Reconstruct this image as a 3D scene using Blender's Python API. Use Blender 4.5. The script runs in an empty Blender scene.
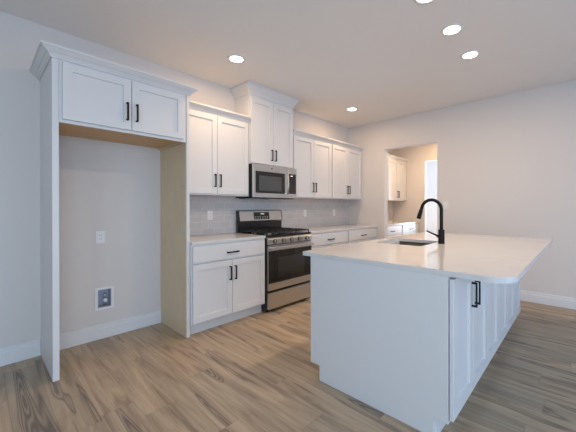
import bpy, bmesh, math, random
from mathutils import Vector, Matrix
C = bpy.context.scene.collection
SC = bpy.context.scene
PI = math.pi

# ------------------------------------------------------------------ camera
cam_d = bpy.data.cameras.new('camera')
cam = bpy.data.objects.new('camera', cam_d); C.objects.link(cam)
cam.location = (-0.363, -3.3925, 1.2473)
cam.rotation_euler = (PI/2 - 0.0025, 0.0013, -0.8314)
cam_d.sensor_width = 36.0
cam_d.lens = 36.0*301.9/576.0
cam_d.shift_x = (288-307.6)/576.0
cam_d.shift_y = (207.98-216)/576.0
cam_d.clip_start = 0.02
SC.camera = cam

# ------------------------------------------------------------------ world, exposure
SC.view_settings.view_transform = 'Standard'
SC.view_settings.look = 'None'
SC.view_settings.gamma = 1.0
SC.view_settings.use_curve_mapping = False
SC.view_settings.exposure = 0.0
w = bpy.data.worlds.new('sky'); SC.world = w; w.use_nodes = True
nt = w.node_tree; nt.nodes.clear()
sky = nt.nodes.new('ShaderNodeTexSky'); sky.sky_type = 'NISHITA'
sky.sun_disc = False; sky.sun_elevation = math.radians(35); sky.sun_rotation = math.radians(20)
bg = nt.nodes.new('ShaderNodeBackground'); bg.inputs[1].default_value = 0.25
wo = nt.nodes.new('ShaderNodeOutputWorld')
nt.links.new(sky.outputs[0], bg.inputs[0]); nt.links.new(bg.outputs[0], wo.inputs[0])

def area(name, loc, rot, sx, sy, power, col, spread=180):
    l = bpy.data.lights.new(name, 'AREA'); l.shape = 'RECTANGLE'; l.size = sx; l.size_y = sy
    l.energy = power; l.color = col; l.spread = math.radians(spread)
    o = bpy.data.objects.new(name, l); C.objects.link(o); o.location = loc; o.rotation_euler = rot
    return o
# daylight entering by the room's windows (each stands in its window opening)
area('daylight_front_window', (-1.2, -6.9, 1.35), (PI/2+0.14, 0, 0), 2.3, 2.0, 80, (0.58, 0.755, 1.0))
area('daylight_patio_door', (2.2, -6.9, 1.2), (PI/2, 0, 0), 2.3, 2.2, 42, (0.38, 0.60, 1.0))
area('daylight_left_window', (-2.56, -4.2, 1.40), (PI/2+0.10, 0, -PI/2), 2.3, 1.7, 50, (0.58, 0.77, 1.0))
area('daylight_hall_window', (8.0, -1.2, 1.4), (PI/2, 0, PI/2), 1.2, 1.6, 110, (0.66, 0.80, 1.0))
WARM = (1.0, 0.66, 0.38)

# ------------------------------------------------------------------ materials
def nodes(name):
    m = bpy.data.materials.new(name); m.use_nodes = True
    t = m.node_tree; b = t.nodes['Principled BSDF']
    return m, t, b
def paint(name, col, rough=0.5, metal=0.0, bump=0.0, bscale=200, var=0.0, spec=0.5, coat=0.0):
    m, t, b = nodes(name)
    b.inputs['Roughness'].default_value = rough; b.inputs['Metallic'].default_value = metal
    b.inputs['Specular IOR Level'].default_value = spec
    b.inputs['Coat Weight'].default_value = coat
    tc = t.nodes.new('ShaderNodeTexCoord')
    n = t.nodes.new('ShaderNodeTexNoise'); n.inputs['Scale'].default_value = bscale; n.inputs['Detail'].default_value = 4
    t.links.new(tc.outputs['Object'], n.inputs['Vector'])
    mx = t.nodes.new('ShaderNodeMix'); mx.data_type = 'RGBA'
    mx.inputs[6].default_value = (*col, 1); mx.inputs[7].default_value = (*[c*(1-var) for c in col], 1)
    t.links.new(n.outputs['Fac'], mx.inputs[0]); t.links.new(mx.outputs[2], b.inputs['Base Color'])
    if bump:
        bp = t.nodes.new('ShaderNodeBump'); bp.inputs['Strength'].default_value = bump; bp.inputs['Distance'].default_value = 0.002
        t.links.new(n.outputs['Fac'], bp.inputs['Height']); t.links.new(bp.outputs[0], b.inputs['Normal'])
    return m
def emit(name, col, s):
    m, t, b = nodes(name)
    b.inputs['Base Color'].default_value = (*col, 1); b.inputs['Emission Color'].default_value = (*col, 1)
    b.inputs['Emission Strength'].default_value = s
    return m
M = {}
M['wall'] = paint('wall_paint', (0.715, 0.68, 0.65), 0.85, bump=0.15, bscale=160, var=0.02, spec=0.2)
M['ceiling'] = paint('ceiling_paint', (0.86, 0.835, 0.81), 0.95, bump=0.2, bscale=120, var=0.02, spec=0.1)
M['trim'] = paint('trim_paint', (0.76, 0.76, 0.76), 0.45, var=0.01)
M['white'] = paint('cabinet_paint', (0.715, 0.715, 0.71), 0.38, var=0.01)
M['plastic'] = paint('white_plastic', (0.82, 0.82, 0.82), 0.35)
M['shadowslot'] = paint('slot_shade', (0.05, 0.05, 0.05), 0.6)  # near-black colour painted as the shade inside outlet slots and screw holes
M['black'] = paint('matte_black_metal', (0.010, 0.011, 0.013), 0.55, spec=0.2)
M['enamel'] = paint('black_enamel', (0.012, 0.012, 0.013), 0.22)
M['iron'] = paint('cast_iron', (0.02, 0.02, 0.02), 0.6, bump=0.3, bscale=400)
M['glass'] = paint('black_glass', (0.012, 0.011, 0.011), 0.06, spec=0.6)
M['mwglass'] = paint('mesh_glass', (0.07, 0.075, 0.075), 0.12, spec=0.6)
M['ovenglass'] = paint('oven_window_glass', (0.03, 0.028, 0.026), 0.10, spec=0.6)
M['blue_plastic'] = paint('grey_blue_valve', (0.42, 0.46, 0.54), 0.4)
M['lens'] = emit('lit_lens', (1.0, 0.84, 0.62), 14)
M['digits'] = emit('lit_digits', (0.85, 0.95, 1.0), 1.0)

def steel(name, col, rough, axis):
    m, t, b = nodes(name)
    b.inputs['Metallic'].default_value = 1.0
    tc = t.nodes.new('ShaderNodeTexCoord'); mp = t.nodes.new('ShaderNodeMapping')
    sc = [600, 600, 600]; sc[axis] = 4
    mp.inputs['Scale'].default_value = sc
    n = t.nodes.new('ShaderNodeTexNoise'); n.inputs['Scale'].default_value = 1; n.inputs['Detail'].default_value = 2
    t.links.new(tc.outputs['Object'], mp.inputs[0]); t.links.new(mp.outputs[0], n.inputs['Vector'])
    r = t.nodes.new('ShaderNodeMapRange'); r.inputs[3].default_value = rough-0.06; r.inputs[4].default_value = rough+0.08
    t.links.new(n.outputs['Fac'], r.inputs[0]); t.links.new(r.outputs[0], b.inputs['Roughness'])
    b.inputs['Base Color'].default_value = (*col, 1)
    return m
M['steel'] = steel('brushed_stainless', (0.60, 0.595, 0.59), 0.30, 0)
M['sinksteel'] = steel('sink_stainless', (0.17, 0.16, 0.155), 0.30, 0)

def wood(name, c1, c2, axis=2, scale=3):
    m, t, b = nodes(name)
    tc = t.nodes.new('ShaderNodeTexCoord'); mp = t.nodes.new('ShaderNodeMapping')
    sc = [14, 14, 14]; sc[axis] = 0.9
    mp.inputs['Scale'].default_value = sc
    t.links.new(tc.outputs['Object'], mp.inputs[0])
    n = t.nodes.new('ShaderNodeTexNoise'); n.inputs['Scale'].default_value = scale; n.inputs['Detail'].default_value = 6; n.inputs['Distortion'].default_value = 0.8
    t.links.new(mp.outputs[0], n.inputs['Vector'])
    r = t.nodes.new('ShaderNodeValToRGB'); r.color_ramp.elements[0].color = (*c1, 1); r.color_ramp.elements[1].color = (*c2, 1)
    r.color_ramp.elements[0].position = 0.3; r.color_ramp.elements[1].position = 0.7
    t.links.new(n.outputs['Fac'], r.inputs[0]); t.links.new(r.outputs[0], b.inputs['Base Color'])
    b.inputs['Roughness'].default_value = 0.5
    return m
M['birch'] = wood('raw_birch', (0.62, 0.51, 0.34), (0.70, 0.58, 0.41), 2)
M['maple'] = wood('clear_maple', (0.60, 0.36, 0.16), (0.70, 0.44, 0.22), 0)

def quartz():
    m, t, b = nodes('white_quartz')
    tc = t.nodes.new('ShaderNodeTexCoord')
    n = t.nodes.new('ShaderNodeTexNoise'); n.inputs['Scale'].default_value = 1.6; n.inputs['Detail'].default_value = 8; n.inputs['Distortion'].default_value = 1.2
    n2 = t.nodes.new('ShaderNodeTexNoise'); n2.inputs['Scale'].default_value = 260
    t.links.new(tc.outputs['Object'], n.inputs['Vector']); t.links.new(tc.outputs['Object'], n2.inputs['Vector'])
    r = t.nodes.new('ShaderNodeValToRGB'); e = r.color_ramp.elements
    e[0].position = 0.45; e[0].color = (0.71, 0.70, 0.685, 1); e[1].position = 0.56; e[1].color = (0.71, 0.70, 0.685, 1)
    k = e.new(0.505); k.color = (0.695, 0.68, 0.66, 1)
    t.links.new(n.outputs['Fac'], r.inputs[0])
    mx = t.nodes.new('ShaderNodeMix'); mx.data_type = 'RGBA'; mx.blend_type = 'MULTIPLY'; mx.inputs[0].default_value = 0.06
    t.links.new(r.outputs[0], mx.inputs[6]); t.links.new(n2.outputs['Color'], mx.inputs[7])
    t.links.new(mx.outputs[2], b.inputs['Base Color'])
    b.inputs['Roughness'].default_value = 0.10
    return m
M['quartz'] = quartz()

def math_node(t, op, a, b=None, c=None):
    n = t.nodes.new('ShaderNodeMath'); n.operation = op
    for i, v in enumerate((a, b, c)):
        if v is None: continue
        if isinstance(v, (int, float)): n.inputs[i].default_value = v
        else: t.links.new(v, n.inputs[i])
    return n.outputs[0]

def plank_floor():
    m, t, b = nodes('oak_plank_floor')
    L = t.links.new
    tc = t.nodes.new('ShaderNodeTexCoord'); sp = t.nodes.new('ShaderNodeSeparateXYZ')
    L(tc.outputs['Object'], sp.inputs[0]); X, Y = sp.outputs[0], sp.outputs[1]
    Wd, Ln = 0.181, 1.22
    u = math_node(t, 'DIVIDE', math_node(t, 'ADD', X, 0.05), Wd); row = math_node(t, 'FLOOR', u); fu = math_node(t, 'FRACT', u)
    wn = t.nodes.new('ShaderNodeTexWhiteNoise'); wn.noise_dimensions = '1D'; L(row, wn.inputs['W'])
    v = math_node(t, 'ADD', math_node(t, 'DIVIDE', Y, Ln), math_node(t, 'MULTIPLY', wn.outputs['Value'], 7.0))
    colm = math_node(t, 'FLOOR', v); fv = math_node(t, 'FRACT', v)
    cb = t.nodes.new('ShaderNodeCombineXYZ'); L(row, cb.inputs[0]); L(colm, cb.inputs[1])
    w2 = t.nodes.new('ShaderNodeTexWhiteNoise'); w2.noise_dimensions = '3D'; L(cb.outputs[0], w2.inputs['Vector'])
    rnd = w2.outputs['Value']; rc = t.nodes.new('ShaderNodeSeparateColor'); L(w2.outputs['Color'], rc.inputs[0])
    # board-local coordinates, shifted at random for every board
    def coords(sx, sy, off):
        c = t.nodes.new('ShaderNodeCombineXYZ')
        L(math_node(t, 'ADD', math_node(t, 'MULTIPLY', fu, sx), math_node(t, 'MULTIPLY', rc.outputs[0], off)), c.inputs[0])
        L(math_node(t, 'ADD', math_node(t, 'MULTIPLY', fv, sy), math_node(t, 'MULTIPLY', rc.outputs[1], off)), c.inputs[1])
        L(math_node(t, 'MULTIPLY', rnd, 37.0), c.inputs[2])
        return c.outputs[0]
    # long streaks
    n1 = t.nodes.new('ShaderNodeTexNoise'); n1.inputs['Scale'].default_value = 1.0; n1.inputs['Detail'].default_value = 5; n1.inputs['Roughness'].default_value = 0.6; n1.inputs['Distortion'].default_value = 0.9
    L(coords(2.6, 1.5, 30), n1.inputs['Vector'])
    # fine grain
    n2 = t.nodes.new('ShaderNodeTexNoise'); n2.inputs['Scale'].default_value = 1.0; n2.inputs['Detail'].default_value = 3
    L(coords(34.0, 5.0, 30), n2.inputs['Vector'])
    # cathedral figure: contour rings of a stretched noise
    n3 = t.nodes.new('ShaderNodeTexNoise'); n3.inputs['Scale'].default_value = 1.0; n3.inputs['Detail'].default_value = 1.0; n3.inputs['Distortion'].default_value = 0.3
    L(coords(1.7, 1.1, 30), n3.inputs['Vector'])
    rings = math_node(t, 'FRACT', math_node(t, 'MULTIPLY', n3.outputs['Fac'], 22.0))
    ringd = math_node(t, 'ABSOLUTE', math_node(t, 'SUBTRACT', rings, 0.5))
    core = t.nodes.new('ShaderNodeMapRange'); core.interpolation_type = 'SMOOTHSTEP'
    core.inputs[1].default_value = 0.585; core.inputs[2].default_value = 0.66
    L(n3.outputs['Fac'], core.inputs[0])
    # colours
    r1 = t.nodes.new('ShaderNodeValToRGB'); e = r1.color_ramp.elements
    e[0].position = 0.30; e[0].color = (0.235, 0.177, 0.125, 1); e[1].position = 0.72; e[1].color = (0.54, 0.43, 0.305, 1)
    k = e.new(0.46); k.color = (0.395, 0.305, 0.21, 1)
    L(n1.outputs['Fac'], r1.inputs[0])
    darkc = t.nodes.new('ShaderNodeMix'); darkc.data_type = 'RGBA'; darkc.blend_type = 'MIX'
    L(r1.outputs[0], darkc.inputs[6]); darkc.inputs[7].default_value = (0.125, 0.102, 0.083, 1)
    ringf = t.nodes.new('ShaderNodeMapRange'); ringf.inputs[1].default_value = 0.10; ringf.inputs[2].default_value = 0.42; ringf.inputs[3].default_value = 0.25; ringf.inputs[4].default_value = 1.0
    L(ringd, ringf.inputs[0])
    L(math_node(t, 'MULTIPLY', math_node(t, 'MULTIPLY', core.outputs[0], ringf.outputs[0]), 0.85), darkc.inputs[0])
    # per board tint
    tint = t.nodes.new('ShaderNodeMix'); tint.data_type = 'RGBA'; tint.blend_type = 'MULTIPLY'; tint.inputs[0].default_value = 1
    r2 = t.nodes.new('ShaderNodeValToRGB'); e = r2.color_ramp.elements
    e[0].color = (0.84, 0.85, 0.87, 1); e[1].color = (1.10, 1.05, 1.0, 1)
    L(rc.outputs[2], r2.inputs[0]); L(darkc.outputs[2], tint.inputs[6]); L(r2.outputs[0], tint.inputs[7])
    g = t.nodes.new('ShaderNodeMix'); g.data_type = 'RGBA'; g.blend_type = 'MULTIPLY'; g.inputs[0].default_value = 1
    r3 = t.nodes.new('ShaderNodeMapRange'); r3.inputs[1].default_value = 0.3; r3.inputs[2].default_value = 0.7; r3.inputs[3].default_value = 0.93; r3.inputs[4].default_value = 1.06
    L(n2.outputs['Fac'], r3.inputs[0]); L(tint.outputs[2], g.inputs[6]); L(r3.outputs[0], g.inputs[7])
    # joints
    eu = math_node(t, 'MULTIPLY', math_node(t, 'MINIMUM', fu, math_node(t, 'SUBTRACT', 1.0, fu)), Wd)
    ev = math_node(t, 'MULTIPLY', math_node(t, 'MINIMUM', fv, math_node(t, 'SUBTRACT', 1.0, fv)), Ln)
    ed = math_node(t, 'MINIMUM', eu, ev)
    jm = t.nodes.new('ShaderNodeMapRange'); jm.inputs[1].default_value = 0.0006; jm.inputs[2].default_value = 0.0030; jm.inputs[3].default_value = 0.75; jm.inputs[4].default_value = 1.0
    L(ed, jm.inputs[0])
    j = t.nodes.new('ShaderNodeMix'); j.data_type = 'RGBA'; j.blend_type = 'MULTIPLY'; j.inputs[0].default_value = 1
    L(g.outputs[2], j.inputs[6]); L(jm.outputs[0], j.inputs[7]); L(j.outputs[2], b.inputs['Base Color'])
    b.inputs['Roughness'].default_value = 0.42
    bp = t.nodes.new('ShaderNodeBump'); bp.inputs['Strength'].default_value = 0.25; bp.inputs['Distance'].default_value = 0.002
    L(jm.outputs[0], bp.inputs['Height']); L(bp.outputs[0], b.inputs['Normal'])
    return m
M['floor'] = plank_floor()

def subway():
    m, t, b = nodes('subway_tile')
    tc = t.nodes.new('ShaderNodeTexCoord'); mp = t.nodes.new('ShaderNodeMapping')
    mp.inputs['Rotation'].default_value = (-PI/2, 0, 0)
    mp.inputs['Location'].default_value = (0.02, 0.914, 0)
    sp = t.nodes.new('ShaderNodeSeparateXYZ'); cb = t.nodes.new('ShaderNodeCombineXYZ')
    t.links.new(tc.outputs['Object'], sp.inputs[0])
    t.links.new(sp.outputs[0], cb.inputs[0])
    t.links.new(math_node(t, 'SUBTRACT', sp.outputs[2], 0.914), cb.inputs[1])
    br = t.nodes.new('ShaderNodeTexBrick')
    br.inputs['Scale'].default_value = 1.0; br.inputs['Brick Width'].default_value = 0.1545; br.inputs['Row Height'].default_value = 0.0777
    br.inputs['Mortar Size'].default_value = 0.0022; br.inputs['Mortar Smooth'].default_value = 0.3
    br.inputs['Color1'].default_value = (0.54, 0.53, 0.53, 1); br.inputs['Color2'].default_value = (0.60, 0.585, 0.58, 1)
    br.inputs['Mortar'].default_value = (0.76, 0.75, 0.74, 1)
    t.links.new(cb.outputs[0], br.inputs['Vector']); t.links.new(br.outputs['Color'], b.inputs['Base Color'])
    n = t.nodes.new('ShaderNodeTexNoise'); n.inputs['Scale'].default_value = 14
    t.links.new(tc.outputs['Object'], n.inputs['Vector'])
    h = math_node(t, 'SUBTRACT', math_node(t, 'MULTIPLY', n.outputs['Fac'], 0.3), br.outputs['Fac'])
    bp = t.nodes.new('ShaderNodeBump'); bp.inputs['Strength'].default_value = 0.5; bp.inputs['Distance'].default_value = 0.002
    t.links.new(h, bp.inputs['Height']); t.links.new(bp.outputs[0], b.inputs['Normal'])
    b.inputs['Roughness'].default_value = 0.18
    return m
M['tile'] = subway()

# ------------------------------------------------------------------ mesh helpers
class MB:
    """collects shapes for ONE mesh object"""
    def __init__(s): s.bm = bmesh.new(); s.mats = []
    def mi(s, m):
        if m not in s.mats: s.mats.append(m)
        return s.mats.index(m)
    def face(s, vs, m):
        f = s.bm.faces.new(vs); f.material_index = s.mi(m); return f
    def box(s, x0, x1, y0, y1, z0, z1, m, faces=None):
        x0, x1 = min(x0, x1), max(x0, x1); y0, y1 = min(y0, y1), max(y0, y1); z0, z1 = min(z0, z1), max(z0, z1)
        v = [s.bm.verts.new(p) for p in [(x0,y0,z0),(x1,y0,z0),(x1,y1,z0),(x0,y1,z0),(x0,y0,z1),(x1,y0,z1),(x1,y1,z1),(x0,y1,z1)]]
        q = {'-z':(3,2,1,0),'+z':(4,5,6,7),'-y':(0,1,5,4),'+y':(2,3,7,6),'-x':(3,0,4,7),'+x':(1,2,6,5)}
        for k, ids in q.items():
            s.face([v[i] for i in ids], (faces or {}).get(k, m))
        return s
    def shaker(s, x0, x1, z0, z1, yb, yf, m, rail=0.058, depth=0.012, lip=0.002):
        """front faces -Y: yb back plane, yf front plane (yf < yb)"""
        V = s.bm.verts.new
        def ring(i, y): return [V((x0+i, y, z0+i)), V((x1-i, y, z0+i)), V((x1-i, y, z1-i)), V((x0+i, y, z1-i))]
        b = ring(0, yb); e = ring(0, yf+0.0015); a = ring(0.0015, yf); c = ring(rail, yf); d = ring(rail+lip, yf+depth)
        s.face(b[::-1], m).normal_flip() if False else s.face([b[3], b[2], b[1], b[0]], m)
        for p, q in ((b, e), (e, a), (a, c), (c, d)):
            for i in range(4):
                j = (i+1) % 4; s.face([p[i], p[j], q[j], q[i]], m)
        s.face(d, m)
        return s
    def cyl(s, c, r, h, m, axis='z', n=24, r2=None, cap=True):
        r2 = r if r2 is None else r2
        M4 = {'z': Matrix.Identity(3), 'x': Matrix(((0,0,1),(0,1,0),(-1,0,0))), 'y': Matrix(((1,0,0),(0,0,1),(0,-1,0)))}[axis]
        A = [s.bm.verts.new(Vector(c) + M4 @ Vector((r*math.cos(2*PI*i/n), r*math.sin(2*PI*i/n), 0))) for i in range(n)]
        B = [s.bm.verts.new(Vector(c) + M4 @ Vector((r2*math.cos(2*PI*i/n), r2*math.sin(2*PI*i/n), h))) for i in range(n)]
        for i in range(n):
            j = (i+1) % n; f = s.face([A[i], A[j], B[j], B[i]], m); f.smooth = True
        if cap: s.face(A[::-1], m); s.face(B, m)
        return s
    def tube(s, pts, rad, m, n=16, caps=True):
        pts = [Vector(p) for p in pts]; rings = []
        rad = rad if isinstance(rad, (list, tuple)) else [rad]*len(pts)
        up = None
        for i, p in enumerate(pts):
            d = (pts[min(i+1, len(pts)-1)] - pts[max(i-1, 0)]).normalized()
            if up is None: up = d.orthogonal().normalized()
            up = (up - d*up.dot(d)).normalized(); sd = d.cross(up)
            rings.append([s.bm.verts.new(p + rad[i]*(up*math.cos(2*PI*k/n) + sd*math.sin(2*PI*k/n))) for k in range(n)])
        for a, b in zip(rings, rings[1:]):
            for k in range(n):
                j = (k+1) % n; f = s.face([a[k], a[j], b[j], b[k]], m); f.smooth = True
        if caps: s.face(rings[0][::-1], m); s.face(rings[-1], m)
        return s
    def poly(s, pts2, z0, z1, m, holes=()):
        """vertical prism of an outline with optional holes (lists of xy)"""
        from mathutils.geometry import tessellate_polygon
        loops = [pts2] + list(holes); flat = [p for l in loops for p in l]
        tris = tessellate_polygon([[Vector((x, y, 0)) for x, y in l] for l in loops])
        lo = [s.bm.verts.new((x, y, z0)) for x, y in flat]; hi = [s.bm.verts.new((x, y, z1)) for x, y in flat]
        for t in tris:
            s.face([lo[i] for i in t], m); s.face([hi[i] for i in t], m)
        k = 0
        for l in loops:
            n = len(l)
            for i in range(n):
                a, b = k+i, k+(i+1) % n; s.face([lo[a], lo[b], hi[b], hi[a]], m)
            k += n
        return s
    def prism_x(s, prof, x0, x1, m):
        """profile of (y,z) extruded along x"""
        A = [s.bm.verts.new((x0, y, z)) for y, z in prof]; B = [s.bm.verts.new((x1, y, z)) for y, z in prof]
        n = len(prof)
        for i in range(n):
            j = (i+1) % n; s.face([A[i], A[j], B[j], B[i]], m)
        s.face(A[::-1], m); s.face(B, m)
        return s
    def build(s, name, parent=None, bevel=0.0, recalc=True):
        if recalc: bmesh.ops.recalc_face_normals(s.bm, faces=s.bm.faces)
        me = bpy.data.meshes.new(name); s.bm.to_mesh(me); s.bm.free()
        for m in s.mats: me.materials.append(m)
        o = bpy.data.objects.new(name, me); C.objects.link(o)
        if parent: o.parent = parent
        if bevel:
            b = o.modifiers.new('bevel', 'BEVEL'); b.width = bevel; b.segments = 2; b.limit_method = 'ANGLE'; b.angle_limit = math.radians(40)
        return o
def thing(name, label, cat, loc=(0, 0, 0), rz=0.0, group=None):
    o = bpy.data.objects.new(name, None); C.objects.link(o); o.location = loc; o.rotation_euler = (0, 0, rz)
    o.empty_display_size = 0.1
    o['label'] = label; o['category'] = cat
    if group: o['group'] = group
    return o
def tag(o, label, cat, group=None):
    o['label'] = label; o['category'] = cat
    if group: o['group'] = group
    return o
def struct(o): o['kind'] = 'structure'; return o
def at(o, loc): o.location = loc; return o

# ------------------------------------------------------------------ the room
H = 2.795; XR = 4.5475; XR2 = 4.667; XP = 6.45; YB = -7.0; XL = -2.65
def wall_grid(name, plane, a0, a1, z0, z1, t0, t1, holes, m):
    """wall of thickness t0..t1; plane 'y': runs along x, plane 'x': runs along y; holes = (a0,a1,z0,z1)"""
    A = sorted({a0, a1, *[h[0] for h in holes], *[h[1] for h in holes]}); Z = sorted({z0, z1, *[h[2] for h in holes], *[h[3] for h in holes]})
    b = MB()
    for i in range(len(A)-1):
        for j in range(len(Z)-1):
            ca, cz = (A[i]+A[i+1])/2, (Z[j]+Z[j+1])/2
            if any(h[0] < ca < h[1] and h[2] < cz < h[3] for h in holes): continue
            if plane == 'y': b.box(A[i], A[i+1], t0, t1, Z[j], Z[j+1], m)
            else: b.box(t0, t1, A[i], A[i+1], Z[j], Z[j+1], m)
    bmesh.ops.remove_doubles(b.bm, verts=b.bm.verts, dist=1e-5)
    # drop inner faces between neighbouring cells
    seen = {}
    for f in b.bm.faces: seen.setdefault(frozenset(v.index for v in f.verts), []).append(f)
    b.bm.verts.index_update(); seen = {}
    for f in list(b.bm.faces): seen.setdefault(frozenset(v.index for v in f.verts), []).append(f)
    bmesh.ops.delete(b.bm, geom=[f for l in seen.values() if len(l) > 1 for f in l], context='FACES_ONLY')
    return struct(b.build(name))

struct(MB().box(XL-0.2, 8.3, YB-0.2, 0.15, -0.1, 0.0, M['floor']).build('floor'))
struct(MB().box(XL-0.2, 8.3, YB-0.2, 0.15, H, H+0.1, M['ceiling']).build('ceiling'))
ICE = (0.407, 0.517, 0.293, 0.463)
wall_grid('wall_back', 'y', XL-0.12, 8.2, 0, H, 0.0, 0.12, [ICE], M['wall'])
DY0, DY1, DH = -0.77, -1.69, 2.285
wall_grid('wall_right', 'x', YB, 0.0, 0, H, XR, XR2, [(DY1, DY0, 0, DH)], M['wall'])
wall_grid('wall_pantry', 'x', -3.2, 0.0, 0, H, XP, XP+0.12, [(-1.65, -0.755, 0, DH)], M['wall'])
struct(MB().box(XR2, 8.2, -3.32, -3.2, 0, H, M['wall']).build('wall_pantry_side'))
wall_grid('wall_hall', 'x', -3.2, 0.0, 0, H, 8.05, 8.2, [(-1.85, -0.55, 0.5, 2.3)], M['wall'])
WF = [(-2.4, 0.0, 0.35, 2.4), (1.0, 3.4, 0.02, 2.35)]
wall_grid('wall_front', 'y', XL-0.12, XR2, 0, H, YB-0.12, YB, WF, M['wall'])
WL = [(-5.4, -3.0, 0.55, 2.35)]
wall_grid('wall_left', 'x', YB, 0.0, 0, H, XL-0.12, XL, WL, M['wall'])
def window_glass():
    m, t, b = nodes('window_pane'); b.inputs['Transmission Weight'].default_value = 1; b.inputs['Roughness'].default_value = 0; b.inputs['IOR'].default_value = 1.1
    return m
M['pane'] = window_glass()
def window(idx, plane, a0, a1, z0, z1, t, m=M['trim']):
    def bx(b, p0, p1, q0, q1, d0, d1, mm):
        if plane == 'y': b.box(p0, p1, d0, d1, q0, q1, mm)
        else: b.box(d0, d1, p0, p1, q0, q1, mm)
    b = MB(); f = 0.06
    for p0, p1, q0, q1 in ((a0, a0+f, z0, z1), (a1-f, a1, z0, z1), (a0+f, a1-f, z0, z0+f), (a0+f, a1-f, z1-f, z1), ((a0+a1)/2-0.03, (a0+a1)/2+0.03, z0+f, z1-f)):
        bx(b, p0, p1, q0, q1, t-0.03, t+0.03, m)
    o = struct(b.build('window_%d' % idx))
    p = MB(); bx(p, a0+f, a1-f, z0+f, z1-f, t-0.004, t+0.004, M['pane']); struct(p.build('pane', o))
window(1, 'y', *WF[0], YB-0.06); window(2, 'y', *WF[1], YB-0.06)
window(3, 'x', *WL[0], XL-0.06); window(4, 'x', -1.85, -0.55, 0.5, 2.3, 8.12)

# baseboards (profile with a stepped top)
def baseboard(name, p, q, nrm):
    """runs p->q on the floor, nrm points into the room"""
    p = Vector(p); q = Vector(q); n = Vector(nrm)
    prof = [(0.0005, 0.0), (0.017, 0.0), (0.017, 0.098), (0.012, 0.101), (0.011, 0.118), (0.013, 0.124), (0.011, 0.131), (0.006, 0.135), (0.0005, 0.135)]
    b = MB()
    A = [b.bm.verts.new((p.x+n.x*o, p.y+n.y*o, z+0.0005)) for o, z in prof]; B = [b.bm.verts.new((q.x+n.x*o, q.y+n.y*o, z+0.0005)) for o, z in prof]
    for i in range(len(prof)):
        j = (i+1) % len(prof); b.face([A[i], A[j], B[j], B[i]], M['trim'])
    b.face(A[::-1], M['trim']); b.face(B, M['trim'])
    return struct(b.build(name))
baseboard('baseboard_left', (XL+0.02, 0), (-0.003, 0), (0, -1))
baseboard('baseboard_back', (0.041, 0), (0.981, 0), (0, -1))
baseboard('baseboard_right', (XR, YB+0.02), (XR, DY1), (-1, 0))
baseboard('baseboard_front', (XL+0.02, YB), (0.99, YB), (0, 1))
baseboard('baseboard_side', (XL, YB+0.02), (XL, -0.02), (1, 0))
baseboard('baseboard_pantry', (XP, -0.755), (XP, -0.66), (-1, 0))

# ------------------------------------------------------------------ cabinets
def pull(parent, c, length, vertical=True, out=0.030, name='handle'):
    """black bar pull standing off the -Y face at y=c[1]"""
    b = MB(); x, y, z = c; w_ = 0.0072; hl = length/2
    if vertical:
        b.box(x-w_, x+w_, y-out, y-out+0.008, z-hl, z+hl, M['black'])
        for s in (-1, 1): b.box(x-w_, x+w_, y-out+0.008, y-0.0003, z+s*hl, z+s*(hl-0.011), M['black'])
    else:
        b.box(x-hl, x+hl, y-out, y-out+0.008, z-w_, z+w_, M['black'])
        for s in (-1, 1): b.box(x+s*hl, x+s*(hl-0.011), y-out+0.008, y-0.0003, z-w_, z+w_, M['black'])
    o = b.build(name, parent, bevel=0.0012); o['label'] = 'black bar pull'
    return o
def door(parent, x0, x1, z0, z1, yb, hx, hz, hl=0.145, rail=0.058):
    d = MB().shaker(x0, x1, z0, z1, yb, yb-0.0195, M['white'], rail=rail).build('door', parent)
    if hx is not None: pull(d, (hx, yb-0.0195, hz), hl)
    return d
def door_pair(t, x0, x1, z0, z1, yb, hz, mid=None, hoff=0.032):
    mid = (x0+x1)/2 if mid is None else mid
    door(t, x0, mid-0.0024, z0, z1, yb, mid-hoff, hz)
    door(t, mid+0.0024, x1, z0, z1, yb, mid+hoff, hz)
def drawer(parent, x0, x1, z0, z1, yb, hx=None):
    d = MB().box(x0, x1, yb, yb-0.0195, z0, z1, M['white']).build('drawer', parent, bevel=0.0015)
    pull(d, ((x0+x1)/2 if hx is None else hx, yb-0.0195, (z0+z1)/2-0.012), 0.14, vertical=False)
    return d
def base_body(t, w_, d, top=0.884, toe=0.11, toe_depth=0.075, mid_rail=0.697, st=0.038):
    b = MB(); W_ = M['white']; tp = top-0.001
    for x0, x1 in ((0.0, 0.018), (w_-0.018, w_)):
        b.box(x0, x1, 0, -(d-0.019), toe, tp, W_); b.box(x0, x1, 0, -(d-toe_depth), 0.001, toe, W_)
    b.box(0.018, w_-0.018, -0.002, -0.010, toe, tp, M['birch'])
    b.box(0.018, w_-0.018, -0.010, -(d-0.019), toe, toe+0.018, M['birch'])
    f0, f1 = -(d-0.019), -d
    b.box(0, st, f0, f1, toe, tp, W_); b.box(w_-st, w_, f0, f1, toe, tp, W_)
    b.box(st, w_-st, f0, f1, toe, toe+0.036, W_); b.box(st, w_-st, f0, f1, tp-0.03, tp, W_)
    if mid_rail: b.box(st, w_-st, f0, f1, mid_rail-0.02, mid_rail+0.02, W_)
    b.build('body', t)
    MB().box(0.0, w_, -(d-toe_depth), -(d-toe_depth)-0.012, 0.001, toe-0.001, W_).build('toe_kick', t)
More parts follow.
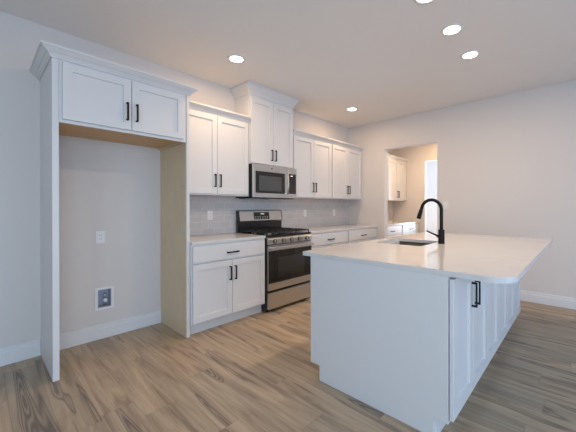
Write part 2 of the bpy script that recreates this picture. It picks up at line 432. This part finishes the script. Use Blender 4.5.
def base_cabinet(name, label, x0, x1, y_back, d=0.608, group=None, rz=0, rev=(0.022, 0.022), drawers=1, hz=0.555, doors=True, top=0.884, toe=0.11):
    w_ = x1-x0
    t = thing(name, label, 'cabinet', (x0 if not rz else x1, y_back, 0), rz, group)
    base_body(t, w_, d, mid_rail=0.697 if drawers else None, top=top, toe=toe)
    yb = -d-0.0025; a, b = rev[0], w_-rev[1]
    if drawers:
        drawer(t, a, b, 0.708, 0.868, yb)
        door_pair(t, a, b, 0.125, 0.690, yb, hz)
    else:
        door_pair(t, a, b, 0.125, 0.866, yb, hz)
    return t
def crown(t, x0, x1, yf, yb, z0, z1, proj, left=True, right=True, yr=None):
    """mitred crown; in thing-local coordinates"""
    h = z1-z0
    prof = [(0.001, z0), (0.008, z0), (0.010, z0+h*0.14), (0.014, z0+h*0.15), (0.016, z0+h*0.20), (proj*0.42, z0+h*0.42), (proj*0.50, z0+h*0.43), (proj*0.86, z0+h*0.74), (proj*0.86, z0+h*0.78), (proj, z0+h*0.80), (proj, z1), (0.001, z1)]
    b = MB(); rows = []
    for o, z in prof:
        xl = x0-o if left else x0; xr = x1+o if right else x1
        pts = []
        if left: pts.append((xl, yb, z))
        pts += [(xl, yf-o, z), (xr, yf-o, z)]
        if right: pts.append((xr, yb if yr is None else yr, z))
        rows.append([b.bm.verts.new(p) for p in pts])
    n = len(rows); k = len(rows[0])
    for i in range(n):
        a, c = rows[i], rows[(i+1) % n]
        for j in range(k-1): b.face([a[j], a[j+1], c[j+1], c[j]], M['white'])
    b.face([r[0] for r in rows], M['white']); b.face([r[-1] for r in rows][::-1], M['white'])
    return b.build('crown_moulding', t)
def upper_cabinet(name, label, x0, x1, zb, zt, dep, dx0, dx1, dz0, dz1, hz, group=None, mid=None, cr=None, crl=False, crr=False, ztop=None, hoff=0.032):
    t = thing(name, label, 'cabinet', (x0, -0.001, zb), 0, group)
    w_ = x1-x0; h = (ztop or zt)-zb; d = dep-0.001
    b = MB()
    b.box(0, w_, 0, -d, 0.014, h, M['white'])
    b.box(0, 0.018, 0, -d, 0, 0.014, M['white']); b.box(w_-0.018, w_, 0, -d, 0, 0.014, M['white'])
    b.box(0.018, w_-0.018, -(d-0.018), -d, 0, 0.014, M['white'])
    b.build('body', t)
    MB().box(0.0185, w_-0.0185, -0.001, -(d-0.0185), 0.008, 0.0135, M['maple']).build('bottom_panel', t)['label'] = 'bare wood underside'
    yb = -d-0.0025
    door_pair(t, dx0-x0, dx1-x0, dz0-zb, dz1-zb, yb, hz-zb, None if mid is None else mid-x0, hoff)
    if cr:
        z0, z1, pr = cr; crown(t, 0, w_, -d, -0.0005, z0-zb, z1-zb, pr, crl, crr)
    return t

# refrigerator surround
PX0, PX1, PX2, PX3, FY = 0.0, 0.038, 0.983, 1.017, -0.5985
t = MB().box(PX0, PX1, -0.001, FY, 0.001, 2.329, M['white']).build('end_panel', None, bevel=0.001)
tag(t, 'tall white end panel on the outer left of the refrigerator alcove', 'panel')
t = thing('end_panel', 'tall panel right of the refrigerator alcove, bare wood inner face, white front edge', 'panel', (PX2, 0, 0))
MB().box(0.0055, PX3-PX2, -0.001, FY, 0.001, 2.329, M['white']).build('panel_board', t, bevel=0.001)
o = MB().box(0.0, 0.005, -0.001, FY+0.004, 0.001, 1.864, M['birch']).build('inner_face', t); o['label'] = 'bare plywood inner face'
for z in (0.55, 1.0, 1.45):
    MB().cyl((-0.0004, -0.52, z), 0.004, 0.0004, M['shadowslot'], axis='x', n=10).build('screw_hole', t)
t = thing('refrigerator_cabinet', 'white two-door cabinet spanning the top of the empty refrigerator alcove', 'cabinet', (0.039, -0.001, 1.866))
x0, zb = 0.039, 1.866; w_ = 0.982-x0; d = 0.596
b = MB(); b.box(0, w_, 0, -d, 0.03, 2.329-zb, M['white']); b.box(0, w_, -(d-0.019), -d, 0, 0.03, M['white'])
b.box(0, 0.018, 0, -(d-0.019), 0, 0.03, M['birch']); b.box(w_-0.018, w_, 0, -(d-0.019), 0, 0.03, M['birch'])
b.build('body', t)
MB().box(0.0185, w_-0.0185, -0.001, -(d-0.0195), 0.018, 0.0295, M['maple']).build('bottom_panel', t)['label'] = 'bare wood underside'
door_pair(t, 0.058-x0, 0.957-x0, 1.889-zb, 2.303-zb, -d-0.0025, 2.036-zb, 0.510-x0, 0.036)
crown(t, PX0-x0, PX3-x0, FY+0.0015, 0.0, 2.318-zb, 2.390-zb, 0.066, True, True, yr=-0.372)

# wall cabinets over the counter
GU = 'white wall cabinets over the counter'
upper_cabinet('upper_cabinet', 'white two-door wall cabinet left of the microwave, beside the refrigerator alcove', 1.0190, 1.9305, 1.384, 2.30, 0.3030, 1.044, 1.912, 1.400, 2.286, 1.550, GU, mid=1.481, cr=(2.2925, 2.366, 0.056), hoff=0.033)
upper_cabinet('upper_cabinet', 'tallest white wall cabinet, reaching the ceiling above the microwave', 1.9325, 2.6955, 1.794, 2.63, 0.312, 1.946, 2.682, 1.808, 2.630, 1.935, GU, cr=(2.662, 2.7943, 0.066), crl=True, crr=True, ztop=2.7935)
upper_cabinet('upper_cabinet', 'white two-door wall cabinet immediately right of the microwave', 2.6975, 3.6005, 1.384, 2.30, 0.3030, 2.712, 3.585, 1.400, 2.286, 1.550, GU, cr=(2.2925, 2.366, 0.056))
upper_cabinet('upper_cabinet', 'white two-door wall cabinet in the kitchen corner against the right wall', 3.6025, 4.5465, 1.384, 2.30, 0.3030, 3.620, 4.500, 1.400, 2.286, 1.550, GU, cr=(2.2925, 2.366, 0.056))
# base cabinets
GB = 'white base cabinets along the back wall'
base_cabinet('base_cabinet', 'white base cabinet with one drawer and two doors left of the range', 1.0190, 1.9265, -0.0095, group=GB, rev=(0.012, 0.016))
base_cabinet('base_cabinet', 'white base cabinet with drawer immediately right of the range', 2.7015, 3.6115, -0.0095, group=GB)
base_cabinet('base_cabinet', 'white base cabinet with drawer at the right end of the back counter, by the doorway', 3.6135, 4.5465, -0.0095, group=GB, rev=(0.022, 0.060))
# pantry cabinets
GP = 'white cabinets in the room beyond the doorway'
upper_cabinet('upper_cabinet', 'white wall cabinet beyond the doorway, its left part hidden by the door jamb', XR2+0.001, 5.545, 1.384, 2.30, 0.3030, XR2+0.02, 5.530, 1.400, 2.286, 1.535, GP, cr=(2.2925, 2.366, 0.056))
upper_cabinet('upper_cabinet', 'white wall cabinet with two black pulls seen through the doorway', 5.547, XP-0.001, 1.384, 2.30, 0.3030, 5.562, 6.435, 1.400, 2.286, 1.535, GP, cr=(2.2925, 2.366, 0.056))
base_cabinet('base_cabinet', 'left white base cabinet with drawer seen through the doorway', XR2+0.001, 5.555, -0.001, d=0.616, group=GP)
base_cabinet('base_cabinet', 'right white base cabinet with drawer seen through the doorway', 5.557, 6.41, -0.001, d=0.616, group=GP)

# island
GI = 'white cabinets built into the island'
IX0, IX1 = 1.296, 3.605
def end_panel(x0, x1, label, yN):
    b = MB(); A = [(-1.909, 0.108), (-1.992, 0.108), (-1.992, 0.001), (-2.797, 0.001), (-2.797, 0.108), (yN, 0.108), (yN, 0.8835), (-1.909, 0.8835)]
    b.prism_x(A, x0, x1, M['white']); o = b.build('island_end_panel', None, bevel=0.001)
    return tag(o, label, 'panel')
end_panel(IX0, 1.3125, 'flat white end panel of the island nearest the camera, notched at the toe kick', -2.8730)
end_panel(3.5630, IX1, 'white end panel at the far right end of the island', -2.8805)
iw = (3.562-1.3135)/3
for i, lab in enumerate(('white island seating-side cabinet nearest the camera, with two black pulls', 'middle white island seating-side cabinet with two doors', 'white island seating-side cabinet furthest from the camera')):
    x0 = 1.3135+i*iw; w_ = iw-0.001
    t = thing('island_cabinet', lab, 'cabinet', (x0, -2.5455, 0), 0, GI)
    d = 0.3285
    base_body(t, w_, d, mid_rail=None, toe=0.11, toe_depth=0.075)
    a = -0.0145 if i == 0 else 0.003; bb = w_-0.003
    yb = -d-0.0050; mid = w_/2-0.006 if i == 0 else w_/2
    for k, (p0, p1, hx) in enumerate(((a, mid-0.0024, mid-0.036), (mid+0.0024, bb, mid+0.036))):
        door(t, p0, p1, 0.131, 0.870, yb, hx if i == 0 else None, 0.722, hl=0.148, rail=0.070)
for i, lab in enumerate(('white island cabinet facing the range, at the end nearest the refrigerator alcove', 'white island sink cabinet below the steel basin, facing the range', 'white island cabinet facing the back counter, at the far end of the island')):
    x0 = 1.3135+i*iw
    t = base_cabinet('island_cabinet', lab, x0, x0+iw-0.001, -2.5445, d=0.618, group=GI, rz=PI, drawers=0, hz=0.74, rev=(0.008, 0.008))

# ------------------------------------------------------------------ counters
def rrect(x0, x1, y0, y1, r, n=8):
    """r = radii for corners (x0y0, x1y0, x1y1, x0y1)"""
    pts = []
    for (cx, cy, a), rr in zip(((x0, y0, 180), (x1, y0, 270), (x1, y1, 0), (x0, y1, 90)), r):
        sx = 1 if cx == x0 else -1; sy = 1 if cy == y0 else -1
        if rr <= 0: pts.append((cx, cy)); continue
        for k in range(n+1):
            th = math.radians(a+90*k/n); pts.append((cx+sx*rr+rr*math.cos(th), cy+sy*rr+rr*math.sin(th)))
    return pts
SX0, SX1, SY0, SY1 = 2.175, 2.68, -2.375, -1.930
hole = rrect(SX0, SX1, SY0, SY1, (0.03,)*4, 5)
o = MB().poly(rrect(1.294, 3.690, -3.160, -1.826, (0.12, 0.02, 0.01, 0.01), 12), 0.8845, 0.914, M['quartz'], [hole]).build('island_countertop', None, bevel=0.002)
tag(o, 'large pale quartz countertop of the island with rounded near corner', 'countertop')
def slab(x0, x1, y1, label):
    o = MB().box(x0, x1, -0.0095, y1, 0.8845, 0.914, M['quartz']).build('countertop', None, bevel=0.002)
    return tag(o, label, 'countertop', 'back wall quartz countertops')
slab(1.0190, 1.9285, -0.637, 'short pale quartz countertop left of the range')
slab(2.7015, 4.5455, -0.637, 'pale quartz countertop right of the range, running to the corner')
slab(XR2+0.002, 6.43, -0.640, 'pale countertop in the room beyond the doorway')
o = MB().box(1.0190, 4.5465, -0.0005, -0.0085, 0.9145, 1.3835, M['tile']).build('backsplash')
tag(o, 'grey subway tile backsplash between the counter and the wall cabinets', 'backsplash')

# sink
t = thing('sink', 'undermount stainless steel basin set in the island countertop', 'sink', (0, 0, 0))
def basin():
    b = MB(); zt, zb = 0.8838, 0.70; n = 6
    outer = rrect(SX0-0.018, SX1+0.018, SY0-0.018, SY1+0.018, (0.035,)*4, n)
    rim = rrect(SX0-0.002, SX1+0.002, SY0-0.002, SY1+0.002, (0.032,)*4, n)
    low = rrect(SX0+0.004, SX1-0.004, SY0+0.004, SY1-0.004, (0.035,)*4, n)
    bot = rrect(SX0+0.03, SX1-0.03, SY0+0.03, SY1-0.03, (0.03,)*4, n)
    dr = [((SX0+SX1)/2+0.045*math.cos(math.radians(180+a)), (SY0+SY1)/2+0.045*math.sin(math.radians(180+a))) for a in [360*k/len(bot) for k in range(len(bot))]]
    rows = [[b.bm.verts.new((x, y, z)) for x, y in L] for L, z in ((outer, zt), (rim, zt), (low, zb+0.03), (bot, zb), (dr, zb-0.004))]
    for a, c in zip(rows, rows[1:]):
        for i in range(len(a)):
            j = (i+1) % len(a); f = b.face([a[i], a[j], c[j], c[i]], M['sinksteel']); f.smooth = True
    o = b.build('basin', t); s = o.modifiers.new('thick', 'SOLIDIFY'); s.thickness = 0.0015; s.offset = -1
basin()
cx, cy = (SX0+SX1)/2, (SY0+SY1)/2
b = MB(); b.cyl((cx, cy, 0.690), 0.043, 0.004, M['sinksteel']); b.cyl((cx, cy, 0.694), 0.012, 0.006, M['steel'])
b.build('drain', t)

# faucet
FX, FYc = 2.490, -2.440
t = thing('faucet', 'matte black pull-down gooseneck faucet standing by the island sink', 'faucet', (FX, FYc, 0.9142))
b = MB(); b.cyl((0, 0, 0), 0.0285, 0.006, M['black'], n=32); b.cyl((0, 0, 0.006), 0.0270, 0.118, M['black'], n=32); b.cyl((0, 0, 0.124), 0.0270, 0.006, M['black'], n=32, r2=0.019)
b.build('base_body', t, bevel=0.001)
R = 0.092; zc = 0.412-R-0.012
dirv = Vector((0.04, 1.0, 0)).normalized()
pts = [(0, 0, 0.128), (0, 0, 0.2), (0, 0, zc)]
for k in range(1, 19):
    a = PI*k/18*0.93; pts.append((dirv.x*R*(1-math.cos(a)), dirv.y*R*(1-math.cos(a)), zc+R*math.sin(a)))
e = Vector(pts[-1]); dn = (e-Vector(pts[-2])).normalized(); pts.append(tuple(e+dn*0.018))
b = MB(); b.tube(pts, 0.0150, M['black'], n=20); b.build('gooseneck', t)
e2 = e+dn*0.019
b = MB(); b.tube([e2, e2+dn*0.004, e2+dn*0.05, e2+dn*0.088, e2+dn*0.092], [0.0155, 0.0175, 0.0195, 0.0205, 0.018], M['black'], n=20); b.build('spray_head', t)
b = MB(); hd = Vector((-0.42, 0.91, 0)).normalized()
b.tube([hd*0.0245+Vector((0, 0, 0.068)), hd*0.040+Vector((0, 0, 0.070))], 0.0150, M['black'], n=18)
b.tube([hd*0.036+Vector((0, 0, 0.072)), hd*0.075+Vector((0, 0, 0.090)), hd*0.125+Vector((0, 0, 0.114))], [0.0085, 0.0075, 0.0065], M['black'], n=12)
b.build('lever_handle', t)

# ------------------------------------------------------------------ gas range
RX0, RX1 = 1.9345, 2.6965; RW = RX1-RX0
t = thing('gas_range', 'stainless steel and black freestanding gas range between the base cabinets', 'range', (RX0, -0.014, 0))
S, BK, EN, IR = M['steel'], M['black'], M['enamel'], M['iron']
b = MB(); b.box(0, RW, -0.012, -0.628, 0.035, 0.893, EN); b.build('body', t)
for x in (0.05, RW-0.05):
    for y in (-0.07, -0.58):
        MB().cyl((x, y, 0.0005), 0.018, 0.034, EN, n=14).build('foot', t)
b = MB(); b.box(-0.002, RW+0.002, -0.065, -0.655, 0.8935, 0.912, EN); b.build('cooktop', t, bevel=0.004)
# front: drawer, oven door, control panel
dr = MB().box(0.004, RW-0.004, -0.630, -0.660, 0.040, 0.232, S).build('storage_drawer', t, bevel=0.003)
od = MB().box(0.004, RW-0.004, -0.630, -0.658, 0.262, 0.795, S).build('oven_door', t, bevel=0.003)
MB().box(0.004, RW-0.004, -0.6582, -0.6635, 0.345, 0.728, M['glass']).build('glass_front', od, bevel=0.002)['label'] = 'black glass'
o = MB().box(0.15, RW-0.15, -0.6637, -0.6642, 0.40, 0.645, M['ovenglass']).build('oven_window', od)
b = MB(); b.box(0.022, RW-0.022, -0.703, -0.722, 0.744, 0.782, S)
for x in (0.045, RW-0.045): b.box(x-0.011, x+0.011, -0.6585, -0.7028, 0.752, 0.774, S)
b.build('handle', od, bevel=0.006)['label'] = 'stainless bar handle'
b = MB(); b.prism_x([(-0.630, 0.806), (-0.662, 0.806), (-0.662, 0.866), (-0.640, 0.8925), (-0.630, 0.8925)], 0.0, RW, S); cp = b.build('control_panel', t, bevel=0.002)
for i in range(5):
    x = 0.10+i*(RW-0.20)/4
    b = MB(); b.cyl((x, -0.6622, 0.840), 0.0265, -0.006, EN, axis='y', n=22); b.cyl((x, -0.6682, 0.840), 0.0205, -0.024, S, axis='y', n=22, r2=0.0185)
    b.box(x-0.0035, x+0.0035, -0.6923, -0.697, 0.824, 0.856, EN)
    b.build('knob', cp)
# backguard
b = MB(); b.prism_x([(-0.012, 0.9125), (-0.062, 0.9125), (-0.062, 1.050), (-0.012, 1.050)], 0.0, RW, EN); bgd = b.build('backguard', t)
b = MB(); b.prism_x([(-0.012, 1.0505), (-0.070, 1.0505), (-0.082, 1.066), (-0.060, 1.196), (-0.050, 1.206), (-0.012, 1.206)], 0.0, 0.014, EN); b.build('end_cap', bgd); b = MB()
b.prism_x([(-0.012, 1.0505), (-0.070, 1.0505), (-0.082, 1.066), (-0.060, 1.196), (-0.050, 1.206), (-0.012, 1.206)], RW-0.010, RW, EN)
b.build('end_cap', bgd)
prof = [(-0.0125, 1.051), (-0.069, 1.051), (-0.081, 1.066), (-0.059, 1.195), (-0.050, 1.205), (-0.0125, 1.205)]
b = MB(); b.prism_x(prof, 0.0142, RW-0.0102, S); pn = b.build('backguard_panel', bgd)
def slope_y(z): return -0.081+(z-1.066)*0.022/0.129
b = MB(); b.prism_x([(slope_y(1.082)-0.0003, 1.082), (slope_y(1.082)-0.0025, 1.082), (slope_y(1.180)-0.0025, 1.180), (slope_y(1.180)-0.0003, 1.180)], 0.245, 0.515, M['glass']); ds = b.build('display', bgd)
b = MB()
def seg(x, z0, z1, wd): b.prism_x([(slope_y(z0)-0.0027, z0), (slope_y(z0)-0.0032, z0), (slope_y(z1)-0.0032, z1), (slope_y(z1)-0.0027, z1)], x, x+wd, M['digits'])
for k, x in enumerate((0.355, 0.372, 0.392, 0.409)):      # a lit four-digit clock
    seg(x+0.009, 1.150, 1.166, 0.0022)
    if k in (1, 2, 3):
        seg(x, 1.150, 1.166, 0.0022); seg(x+0.0022, 1.1638, 1.166, 0.0068); seg(x+0.0022, 1.150, 1.1522, 0.0068)
b.build('clock_digits', ds)
for i in range(6):
    for j in range(2):
        b = MB()
        x = 0.262+i*0.040+ (0.006 if i > 2 else 0); z = 1.094+j*0.020
        b.prism_x([(slope_y(z)-0.0027, z), (slope_y(z)-0.0031, z), (slope_y(z+0.006)-0.0031, z+0.006), (slope_y(z+0.006)-0.0027, z+0.006)], x, x+0.016, M['plastic']); b.build('touch_key', bgd)
# burners and grates
for x, y, r in ((0.15, -0.20, 0.036), (0.15, -0.48, 0.045), (RW/2, -0.34, 0.050), (RW-0.15, -0.20, 0.036), (RW-0.15, -0.48, 0.045)):
    b = MB(); b.cyl((x, y, 0.9125), r, 0.010, S, n=24, r2=r*0.9); b.cyl((x, y, 0.9225), r*0.8, 0.008, IR, n=24); b.build('burner', t)
for k in range(3):
    x0 = 0.012+k*0.2475; x1 = x0+0.243; b = MB(); z0, z1 = 0.934, 0.950; g = 0.011
    b.box(x0, x0+g, -0.09, -0.625, z0, z1, IR); b.box(x1-g, x1, -0.09, -0.625, z0, z1, IR)
    b.box(x0+g, x1-g, -0.09, -0.09-g, z0, z1, IR); b.box(x0+g, x1-g, -0.625+g, -0.625, z0, z1, IR); b.box(x0+g, x1-g, -0.352, -0.363, z0, z1, IR)
    for y in (-0.22, -0.49): b.box(x0+g, x1-g, y-0.005, y+0.005, z0+0.002, z1, IR)
    xm = (x0+x1)/2; b.box(xm-0.005, xm+0.005, -0.09-g, -0.352, z0+0.002, z1, IR); b.box(xm-0.005, xm+0.005, -0.363, -0.625+g, z0+0.002, z1, IR)
    for x in (x0, x1-g):
        for y in (-0.09, -0.357, -0.625+g): b.box(x, x+g, y, y-g, 0.9123, z0, IR)
    b.build('grate', t)

# ------------------------------------------------------------------ microwave
t = thing('microwave', 'stainless steel over-the-range microwave under the tallest wall cabinet', 'microwave', (1.9345, -0.0095, 1.360))
W_ = 0.7605; HT = 0.432; D = 0.356
b = MB(); b.box(0, W_, -0.0005, -D, 0.008, HT, EN); b.box(0.02, W_-0.02, -0.05, -D+0.02, 0.0, 0.008, EN); b.build('body', t)
for k in range(2): MB().box(0.08+k*0.34, 0.30+k*0.34, -0.10, -0.22, -0.003, -0.0002, S).build('grease_filter', t)
b = MB(); b.box(0.33, 0.43, -0.27, -0.33, -0.003, -0.0002, M['plastic']); b.build('surface_lamp', t)
fy0, fy1 = -D-0.001, -D-0.028
dr = MB().box(0.0, 0.585, fy0, fy1, 0.012, HT, S).build('door', t, bevel=0.003)
MB().box(0.035, 0.528, fy1-0.0003, fy1-0.004, 0.068, 0.342, M['glass']).build('door_glass', dr, bevel=0.001)['label'] = 'black glass'
MB().box(0.085, 0.468, fy1-0.0042, fy1-0.0047, 0.100, 0.288, M['mwglass']).build('door_window', dr)
b = MB(); b.tube([(0.560, fy1-0.036, 0.060), (0.560, fy1-0.040, 0.20), (0.560, fy1-0.036, 0.372)], 0.0105, S, n=16)
for z in (0.075, 0.357): b.box(0.552, 0.568, fy1-0.0003, fy1-0.034, z-0.008, z+0.008, S)
b.build('handle', dr)['label'] = 'vertical stainless bar handle'
MB().cyl((0.30, fy1-0.0003, 0.388), 0.010, -0.001, M['black'], axis='y', n=20).build('badge', dr)['label'] = 'small round dark badge'
cp = MB().box(0.588, W_, fy0, fy1, 0.012, HT, S).build('control_panel', t, bevel=0.003)
MB().box(0.602, W_-0.016, fy1-0.0003, fy1-0.002, 0.072, 0.348, M['glass']).build('key_pad', cp)
for i in range(3):
    for j in range(6): MB().box(0.622+i*0.038, 0.640+i*0.038, fy1-0.0021, fy1-0.0025, 0.090+j*0.032, 0.097+j*0.032, M['mwglass']).build('key', cp)
b = MB(); b.box(0.640, 0.680, fy1-0.0021, fy1-0.0026, 0.316, 0.324, M['digits']); b.build('clock_display', cp)

# ------------------------------------------------------------------ outlets, switch, water valve box
def outlet(name, label, plane, a, z, kind='outlet', off=0.0):
    """plate centred at a,z; on the back wall ('y') or right wall ('x')"""
    loc = (a, -off, z) if plane == 'y' else (XR-off, a, z)
    t = thing(name, label, kind, loc, 0 if plane == 'y' else -PI/2)
    MB().box(-0.0355, 0.0355, -0.0005, -0.006, -0.058, 0.058, M['plastic']).build('cover_plate', t, bevel=0.002)
    if kind == 'outlet':
        b = MB(); b.box(-0.017, 0.017, -0.0062, -0.0085, -0.034, 0.034, M['plastic'])
        for s in (-0.017, 0.017):
            for x in (-0.006, 0.006): b.box(x-0.0012, x+0.0012, -0.0086, -0.0089, s-0.005, s+0.005, M['shadowslot'])
        b.build('receptacle', t)
    else:
        b = MB(); b.prism_x([(-0.0062, -0.032), (-0.0085, -0.032), (-0.012, 0.032), (-0.0062, 0.032)], -0.016, 0.016, M['plastic']); b.build('rocker', t)
    return t
outlet('wall_outlet', 'white outlet on the bare wall inside the refrigerator alcove', 'y', 0.430, 0.965)
outlet('wall_outlet', 'white outlet on the tile backsplash left of the range', 'y', 1.567, 1.150, off=0.0085)
outlet('wall_outlet', 'white outlet on the backsplash just right of the range', 'y', 3.280, 1.150, off=0.0085)
outlet('wall_outlet', 'white outlet on the backsplash close to the kitchen corner', 'y', 4.062, 1.150, off=0.0085)
outlet('light_switch', 'white light switch on the right wall just past the doorway', 'x', -1.822, 1.272, kind='switch')
t = thing('water_valve_box', 'recessed white water valve box low on the refrigerator alcove wall', 'valve box', (0.462, 0, 0.378))
b = MB(); P = M['plastic']
for a in ((-0.078, -0.054, -0.105, 0.105), (0.054, 0.078, -0.105, 0.105), (-0.054, 0.054, 0.084, 0.105), (-0.054, 0.054, -0.105, -0.084)): b.box(a[0], a[1], -0.0005, -0.007, a[2], a[3], P)
b.build('frame', t, bevel=0.0015)
b = MB(); b.box(-0.0535, -0.0515, 0.0005, 0.085, -0.0835, 0.0835, M['blue_plastic']); b.box(0.0515, 0.0535, 0.0005, 0.085, -0.0835, 0.0835, M['blue_plastic'])
b.box(-0.0515, 0.0515, 0.083, 0.085, -0.0835, 0.0835, M['blue_plastic']); b.box(-0.0515, 0.0515, 0.0005, 0.083, 0.0815, 0.0835, M['blue_plastic']); b.box(-0.0515, 0.0515, 0.0005, 0.083, -0.0835, -0.0815, M['blue_plastic'])
b.build('recess', t)
b = MB(); b.cyl((0.012, 0.045, -0.081), 0.009, 0.07, S, n=14); b.cyl((0.012, 0.044, -0.025), 0.016, -0.030, M['plastic'], axis='y', n=16); b.cyl((0.012, 0.045, -0.011), 0.007, 0.05, S, n=12)
b.build('valve', t)

# ------------------------------------------------------------------ recessed ceiling lights
def downlight(label, x, y, watts, col, zc=H):
    t = thing('ceiling_light', label, 'light', (x, y, zc), 0, 'recessed ceiling lights')
    b = MB(); n = 40; prof = [(0.066, -0.0005), (0.066, -0.006), (0.070, -0.009), (0.086, -0.007), (0.092, -0.0005)]
    rows = [[b.bm.verts.new((r*math.cos(2*PI*k/n), r*math.sin(2*PI*k/n), z)) for k in range(n)] for r, z in prof]
    for a, c in zip(rows, rows[1:]+rows[:1]):
        for k in range(n):
            j = (k+1) % n; f = b.face([a[k], a[j], c[j], c[k]], M['plastic']); f.smooth = True
    b.build('trim_ring', t)
    MB().cyl((0, 0, -0.006), 0.0655, 0.005, M['lens'], n=40).build('lens', t)['label'] = 'glowing lens'
    l = bpy.data.lights.new('bulb', 'AREA'); l.shape = 'DISK'; l.size = 0.12; l.energy = watts; l.color = col
    o = bpy.data.objects.new('bulb', l); C.objects.link(o); o.parent = t; o.location = (0, 0, -0.012)
    return t
downlight('leftmost round recessed ceiling light, above the counter left of the range', 1.465, -0.726, 9, WARM)
downlight('round recessed ceiling light near the kitchen corner, furthest along the back wall', 3.629, -0.702, 9, WARM)
downlight('round recessed light over the island cut by the top edge of the photo', 1.86, -2.545, 10, (1, 0.74, 0.52))
downlight('middle of the three round recessed lights over the island', 2.432, -2.547, 10, (1, 0.74, 0.52))
downlight('recessed light over the island furthest right of the three', 3.020, -2.545, 10, (1, 0.74, 0.52))
downlight('recessed ceiling light of the pantry room beyond the doorway', 5.6, -1.3, 27, WARM)
